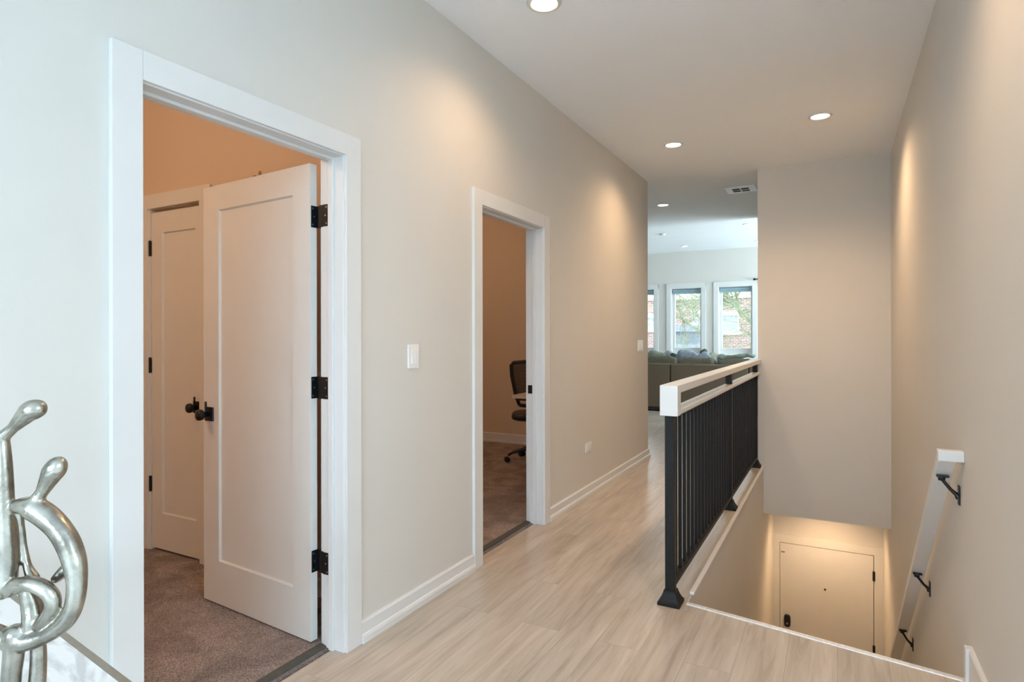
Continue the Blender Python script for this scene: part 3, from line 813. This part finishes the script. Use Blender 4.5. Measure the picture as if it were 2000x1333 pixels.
# backrest frame: tapering loop, local XZ plane at y=-.22 (the side towards the camera)
loop = [(-.16, .60), (-.20, .72), (-.235, .90), (-.24, 1.0), (-.21, 1.03), (0, 1.045), (.21, 1.03), (.24, 1.0), (.235, .90), (.20, .72), (.16, .60), (0, .585), (-.16, .60)]
def bk(x, z): return Vector((x, -.20 - .10 * (z - .6) + .25 * x * x, z))
m = MB(); m.tube([bk(x, z) for x, z in loop], .018, n=10); m.tube([bk(-.185, .70), bk(0, .69), bk(.185, .70)], .020, n=10); br_ = m.build('backrest_frame', M['plastic'], ch, smooth=True)
m = MB()
rows = []
for z in [.66 + .038 * k for k in range(11)]:
    hw_ = .19 + (z - .66) * .12
    rows.append([bk(-hw_ + 2 * hw_ * i / 10, z) for i in range(11)])
vs = [[m.bm.verts.new(p) for p in r] for r in rows]
for a, b in zip(vs, vs[1:]):
    for i in range(10): m.bm.faces.new((a[i], a[i + 1], b[i + 1], b[i]))
o = m.build('backrest_mesh', M['mesh'], br_, smooth=True)
s_ = o.modifiers.new('thick', 'SOLIDIFY'); s_.thickness = .003
m = MB(); m.blob((0, .03, .47), .25, .24, .045, sq=.55, n=28); m.build('seat', M['plastic'], ch, smooth=True)
m = MB(); m.tube([(0, -.20, .66), (0, -.24, .58), (0, -.20, .46), (0, -.05, .41)], [.05, .05, .045, .04], n=10); m.build('back_bracket', M['plastic'], ch, smooth=True)
m = MB(); m.lathe([(.028, .10), (.028, .26), (.016, .26), (.016, .43)], n=16); m.build('gas_column', M['plastic'], ch)
for k in range(5):
    a = R(72 * k + 193); c, s = math.cos(a), math.sin(a)
    m = MB(); m.tube([(0.02 * c, .02 * s, .14), (.12 * c, .12 * s, .13), (.24 * c, .24 * s, .10), (.29 * c, .29 * s, .072)], [.026, .02, .015, .012], n=8); lg = m.build('leg', M['plastic'], ch, smooth=True)
    m = MB(); ax = Vector((-s, c, 0)); ctr = Vector((.30 * c, .30 * s, .029))
    for q in (-.016, .016):
        cc = ctr + ax * q
        m.rings([[cc + ax * h + Vector((c * r * math.cos(t_), s * r * math.cos(t_), r * math.sin(t_))) for t_ in [2 * math.pi * j / 16 for j in range(16)]] for r, h in ((.001, -.011), (.029, -.011), (.029, .011), (.001, .011))])
    m.build('caster', M['plastic'], lg)
tag(ch, 'black mesh office chair behind the second door frame on brown carpet', 'office chair')
dk = empty('desk', (-2.67, 4.96, .008)); dk.rotation_euler.z = R(0)
m = MB(); m.box(.0, 0.70, .0, .42, .712, .742); m.build('desktop', M['desk'], dk, bevel=.002)
m = MB(); m.box(.04, .68, .03, .38, .690, .712); m.build('apron', M['plastic'], dk)
for sx in (.28, .645):
    for sy in (.03, .36):
        m = MB(); m.box(sx, sx + .035, sy, sy + .035, 0, .70); m.build('leg', M['plastic'], dk)
tag(dk, 'pale desk with its corner just visible beside the black office chair', 'desk')

# ================================================================ LIVING ROOM: sectional sofa
sf = empty('sectional_sofa', (-2.5, 10.35, 0))
def SB(x0, x1, y0, y1, z0, z1, name, mat, bevel=.02, parent=sf):
    m = MB(); m.box(x0 + 2.5, x1 + 2.5, y0 - 10.35, y1 - 10.35, z0, z1); return m.build(name, mat, parent, bevel=bevel, seg=3)
for a, b in ((-4.1, -2.508), (-2.495, -1.25), (-1.24, -.35)):
    SB(a, b, 10.35, 10.55, .07, .822, 'back_panel', M['sofa'])
    SB(a, b, 10.55, 11.35, .07, .30, 'base', M['sofa'])
    SB(a, b, 10.56, 11.38, .31, .46, 'seat_cushion', M['sofac'], .04)
SB(-.55, -.35, 10.56, 12.35, .07, .80, 'side_panel', M['sofa'])
SB(-1.25, -.56, 11.39, 12.35, .07, .30, 'base', M['sofa']); SB(-1.25, -.56, 11.4, 12.35, .31, .46, 'seat_cushion', M['sofac'], .04)
for x, y in ((-4.0, 10.42), (-2.5, 10.42), (-.45, 10.42), (-.45, 12.25), (-1.2, 12.25), (-4.0, 11.25)): 
    m = MB(); m.box(x + 2.46, x + 2.54, y - 10.39, y - 10.31, 0, .071); m.build('foot', M['plastic'], sf)
m = MB(); m.box(-1.55, 2.1, .03, .9, .02, .069); m.build('plinth', M['plastic'], sf)
def cushion(parent, c, rx, ry, rz, rot, mat, name, seed, amp=.012, sq=.55):
    m = MB(); rnd = random.Random(seed)
    m.blob(c, rx, ry, rz, rot, n=28, m=16, sq=sq)
    ph = [rnd.uniform(0, 6) for _ in range(6)]
    for v in m.bm.verts:
        q = v.co
        v.co.z += amp * (math.sin(q.x * 19 + ph[0]) * math.cos(q.y * 15 + ph[1]) + .6 * math.sin(q.x * 41 + ph[2]))
        v.co.y += amp * .8 * math.sin(q.x * 23 + q.z * 17 + ph[3])
    return m.build(name, mat, parent, smooth=True)
for i, (a, b, zt) in enumerate(((-3.62, -2.98, .955), (-2.97, -2.42, .950), (-2.40, -1.78, .925), (-1.76, -1.20, .93), (-1.18, -.62, .93))):
    cx = (a + b) / 2 + 2.5
    cushion(sf, (cx, .24, zt - .22), (b - a) / 2 + .005, .12, .215, Matrix.Rotation(R(-8), 3, 'X'), M['sofac'], 'back_cushion', i, sq=.4)
for i, y in enumerate((11.15, 11.8)):
    cushion(sf, (1.72, y - 10.35, .70), .13, .34, .22, Matrix.Rotation(R(-8), 3, 'Y'), M['sofac'], 'back_cushion', 20 + i)
tag(sf, 'grey brown fabric sectional sofa with its back to the hallway', 'sofa')
PC = {'blue': (.27, .31, .36), 'sage': (.20, .23, .18), 'green': (.05, .08, .06), 'grey': (.38, .39, .40), 'pat': (.36, .36, .28), 'pale': (.60, .60, .56)}
PM = {k: plain('pillow_' + k, c, .95, noise=.18, nscale=22, bump=.4, bscale=300) for k, c in PC.items()}
PM['pale'] = plain('pillow_pattern', (.5, .5, .47), .95, noise=.55, nscale=24)
pil = [((-2.90, 10.92, .88), .17, .07, .15, 20, 'sage', 'sage green throw pillow at the left end of the sofa back'),
       ((-2.72, 11.10, .90), .12, .06, .12, -25, 'grey', 'light grey throw pillow between the sage and the dark green ones'),
       ((-2.57, 10.82, .90), .07, .05, .10, 30, 'green', 'small dark green throw pillow left of the big blue grey one'),
       ((-2.36, 10.99, .90), .19, .08, .15, 15, 'blue', 'large blue grey throw pillow rising above the sofa back'),
       ((-2.11, 11.22, 1.00), .065, .05, .055, -15, 'green', 'small dark green cushion tip poking up under the middle window'),
       ((-2.06, 10.86, .87), .15, .07, .13, -35, 'blue', 'dull blue throw pillow leaning right of the largest one'),
       ((-1.90, 11.02, .88), .13, .06, .13, 25, 'pat', 'mottled beige green throw pillow right of the blue ones'),
       ((-1.72, 10.80, .88), .09, .06, .11, -10, 'blue', 'small slate throw pillow at the right end of the row')]
for (c, rx, ry, rz, rot, k, lab) in pil:
    t = cushion(None, (0, 0, 0), rx, ry, rz, Matrix.Rotation(R(rot), 3, 'Y') @ Matrix.Rotation(R(-15), 3, 'X'), PM[k], 'throw_pillow', len(lab) % 7 + 3, .008, .7)
    t.location = c; tag(t, lab, 'pillow', 'throw pillows on the sofa')
t = cushion(None, (0, 0, 0), .27, .08, .10, Matrix.Rotation(R(3), 3, 'Y'), PM['pale'], 'throw_pillow', 4, .010, .6)
t.location = (-1.66, 11.95, .80); tag(t, 'pale patterned pillow beneath the right window behind the sofa', 'pillow', 'throw pillows on the sofa')
t = cushion(None, (0, 0, 0), .30, .09, .030, Matrix.Rotation(R(-6), 3, 'Y'), PM['sage'], 'folded_throw', 9, .016, .6)
t.location = (-1.46, 10.62, .953); tag(t, 'rumpled green grey throw lying over the right sofa cushions', 'throw blanket')

# roller shades
for i, (a, b) in enumerate(WO[:3]):
    t = empty('roller_shade', ((a + b) / 2, YW + .07, WZ1 - .05)); hw_ = (b - a) / 2 - .022
    m = MB(); m.lathe([(.026, -hw_ + .005), (.026, hw_ - .005)], axis='X', n=20); m.build('shade_roll', M['shade'], t, smooth=False)
    m = MB(); m.box(-hw_ + .01, hw_ - .01, -.003, .003, -.06, -.01); m.box(-hw_ + .01, hw_ - .01, -.008, .006, -.072, -.056); m.build('hem', M['shade'], t)
    for s in (-1, 1):
        m = MB(); m.box(min(s * hw_, s * (hw_ - .006)), max(s * hw_, s * (hw_ - .006)), -.03, .03, -.03, .03); m.build('end_bracket', M['black'] if s < 0 else M['trim'], t)
    tag(t, ('rolled up blue grey shade in the left living room window, cut by the hall corner', 'rolled up blue grey shade in the middle living room window', 'rolled up blue grey shade in the right living room window')[i], 'window shade', 'roller shades')
# curtain rod finial at the edge of the end wall
t = empty('curtain_rod', (-1.385, YW - .06, 2.405))
m = MB(); m.lathe([(.008, 0), (.008, 1.3)], axis='X', n=12); m.build('rod', M['black'], t)
m = MB(); m.lathe([(.001, -.055), (.014, -.05), (.022, -.03), (.018, -.01), (.010, 0)], axis='X', n=14); m.build('finial', M['black'], t, smooth=True)
m = MB(); m.box(.02, .04, .0, .0598, -.012, .012); m.build('bracket', M['black'], t)
tag(t, 'black curtain rod tip beside the right window, mostly behind the end wall', 'curtain rod')

# ================================================================ OUTSIDE
w = MB(); w.box(-60, 60, 12.95, 90, -3.6, -3.5); w.box(-60, 60, -60, -4.3, -3.6, -3.5)
struct(w.build('ground', M['ground']))
def house(x0, x1, y0, y1, z0, z1, wins, name, label, extra=None):
    t = empty(name, ((x0 + x1) / 2, y0, z0)); ox, oy, oz = (x0 + x1) / 2, y0, z0
    m = MB(); m.box(x0 - ox, x1 - ox, 0, y1 - oy, 0, z1 - z0); m.build('wall', M['brick'], t)
    m = MB(); m.box(x0 - ox - .15, x1 - ox + .15, -.15, y1 - oy, z1 - z0, z1 - z0 + .35); m.build('cornice', M['stone'], t)
    for a, b, c, d in wins:
        m = MB(); a_, b_, c_, d_ = a - ox, b - ox, c - oz, d - oz
        m.box(a_ - .14, b_ + .14, -.08, 0, d_, d_ + .18); m.box(a_ - .16, b_ + .16, -.10, 0, c_ - .14, c_)
        m.box(a_ - .07, a_, -.05, 0, c_, d_); m.box(b_, b_ + .07, -.05, 0, c_, d_); m.box(a_, b_, -.05, 0, (c_ + d_) / 2 - .02, (c_ + d_) / 2 + .02)
        f = m.build('window', M['stone'], t)
        m = MB(); m.box(a_, b_, -.02, -.005, c_, d_); m.build('pane', plain_pane, f)
    if extra: extra(t, ox, oy, oz)
    tag(t, label, 'building')
plain_pane = plain('far_pane', (.30, .38, .48), .15)
def porch(t, ox, oy, oz):
    m = MB(); m.box(-6.55 - ox, -5.0 - ox, -2.0, 0, .93 - oz + .55, 1.12 - oz + .62); m.build('porch_roof', M['greywood'], t)
    m = MB(); m.box(-6.4 - ox, -5.2 - ox, -1.6, 0, 0, 1.48 - oz); m.build('porch', M['greywood'], t)
    m = MB(); m.box(-6.7 - ox, -4.85 - ox, -2.1, -1.9, .72 - oz, .95 - oz); m.box(-4.95 - ox, -4.85 - ox, -2.1, -1.9, 0, 1.25 - oz); m.build('porch_rail', M['greywood'], t)
    m = MB(); m.box(-6.9 - ox, -4.7 - ox, -2.3, -1.7, 0, .68 - oz); m.build('porch_base', M['stone'], t)
house(-9.5, -3.25, 28, 38, -3.5, 2.95, [(-4.44, -3.83, 1.48, 2.19), (-5.7, -5.1, 1.9, 2.3), (-7.9, -7.43, 1.62, 2.15), (-8.9, -8.4, 1.62, 2.15), (-4.44, -3.83, -2.2, -1.0)], 'brick_house',
      'washed out brick building with white framed windows seen across the street', porch)

def tree(base, limbs, name, label, seed, far=1.0):
    limbs = [([(p[0] * far, p[1] * far, 1.3 + (p[2] - 1.3) * far if p[2] > -3 else p[2]) for p in pts], rad) for pts, rad in limbs]; base = limbs[0][0][0]
    rnd = random.Random(seed); t = empty(name, base); B = Vector(base)
    m = MB(); m.tube([Vector(p) - B for p in limbs[0][0]], limbs[0][1], n=10); m.build('trunk', M['bark'], t, smooth=True)
    for pts, rad in limbs[1:]:
        m = MB(); m.tube([Vector(p) - B for p in pts], rad, n=8); m.build('branch', M['bark'], t, smooth=True)
    # twigs: one uncountable mass
    m = MB()
    def grow(p, d, r, n, depth):
        pts = [p]; rr = [r]; q = p.copy()
        for i in range(n):
            d = (d + Vector((rnd.uniform(-.35, .35), rnd.uniform(-.3, .3), rnd.uniform(-.30, .32)))).normalized(); q = q + d * rnd.uniform(.10, .2); pts.append(q.copy()); rr.append(r * (1 - .75 * (i + 1) / n))
            if depth > 0 and rnd.random() < .5: grow(q, (d + Vector((rnd.uniform(-1, 1), rnd.uniform(-.5, .5), rnd.uniform(-.8, .9)))).normalized(), r * .6, n - 1, depth - 1)
        m.tube(pts, rr, n=4)
    for pts, rad in limbs[1:]:
        for i in range(1, len(pts)):
            for _ in range(3):
                p = Vector(pts[i]).lerp(Vector(pts[i - 1]), rnd.random())
                grow(p - B, Vector((rnd.uniform(-1, .6), rnd.uniform(-.4, .4), rnd.uniform(-.6, 1))).normalized(), rad[i] * .35 + .006, 7, 2)
    o = m.build('twigs', M['bark'], t); o['kind'] = 'stuff'
    tag(t, label, 'tree')
tree((-1.6, 19.2, -3.5), [
    ([(-1.6, 19.2, -3.5), (-1.65, 19.15, -1), (-1.75, 19.1, .9), (-1.95, 19, 1.45)], [.2, .17, .14, .11]),
    ([(-1.95, 19, 1.45), (-2.245, 19, 1.725), (-2.487, 19, 1.925), (-2.62, 19, 2.17), (-2.78, 19, 2.40), (-3.04, 19, 2.66), (-3.3, 19.1, 2.85)], [.08, .06, .058, .055, .05, .042, .03]),
    ([(-2.62, 19, 2.17), (-2.80, 19, 2.24), (-3.05, 19, 2.33), (-3.2, 19, 2.30)], [.03, .025, .02, .012]),
    ([(-2.80, 19, 2.42), (-2.62, 19, 2.52), (-2.45, 19, 2.66), (-2.3, 19, 2.95)], [.028, .022, .018, .012]),
    ([(-1.75, 19.1, .9), (-2.246, 19, 1.27), (-2.46, 19, 1.51), (-2.6, 19, 1.9)], [.04, .025, .018, .01]),
    ([(-2.9, 19.1, 2.5), (-3.0, 19.1, 2.7), (-3.05, 19.1, 3.0)], [.022, .016, .01])],
    'bare_tree', 'bare tree with a thick pale green branch crossing the right window', 3)
tree((-4.9, 21.6, -3.5), [
    ([(-4.9, 21.6, -3.5), (-4.6, 21.2, -1), (-3.2, 20.3, .8)], [.17, .14, .10]),
    ([(-3.2, 20.3, .8), (-3.654, 19, 1.42), (-3.945, 19, 1.60), (-4.15, 19, 1.80), (-4.25, 19, 2.05), (-4.2, 19, 2.25)], [.06, .045, .04, .034, .026, .015]),
    ([(-3.45, 19.2, 1.6), (-3.67, 19, 1.80), (-3.9, 19, 2.06), (-4.1, 19, 2.36), (-4.42, 19, 2.68)], [.03, .03, .026, .022, .016]),
    ([(-3.95, 19, 2.10), (-3.80, 19, 2.22), (-3.66, 19, 2.37), (-3.5, 19, 2.6)], [.02, .018, .015, .01]),
    ([(-4.25, 19, 2.2), (-4.6, 19, 2.3), (-5.0, 19, 2.45), (-5.4, 19, 2.5)], [.02, .02, .015, .01]),
    ([(-4.15, 19, 1.80), (-4.6, 19, 1.9), (-5.1, 19, 1.8)], [.02, .015, .01])],
    'bare_tree', 'bare tree with fine tangled twigs filling the middle window', 8, far=1.10)
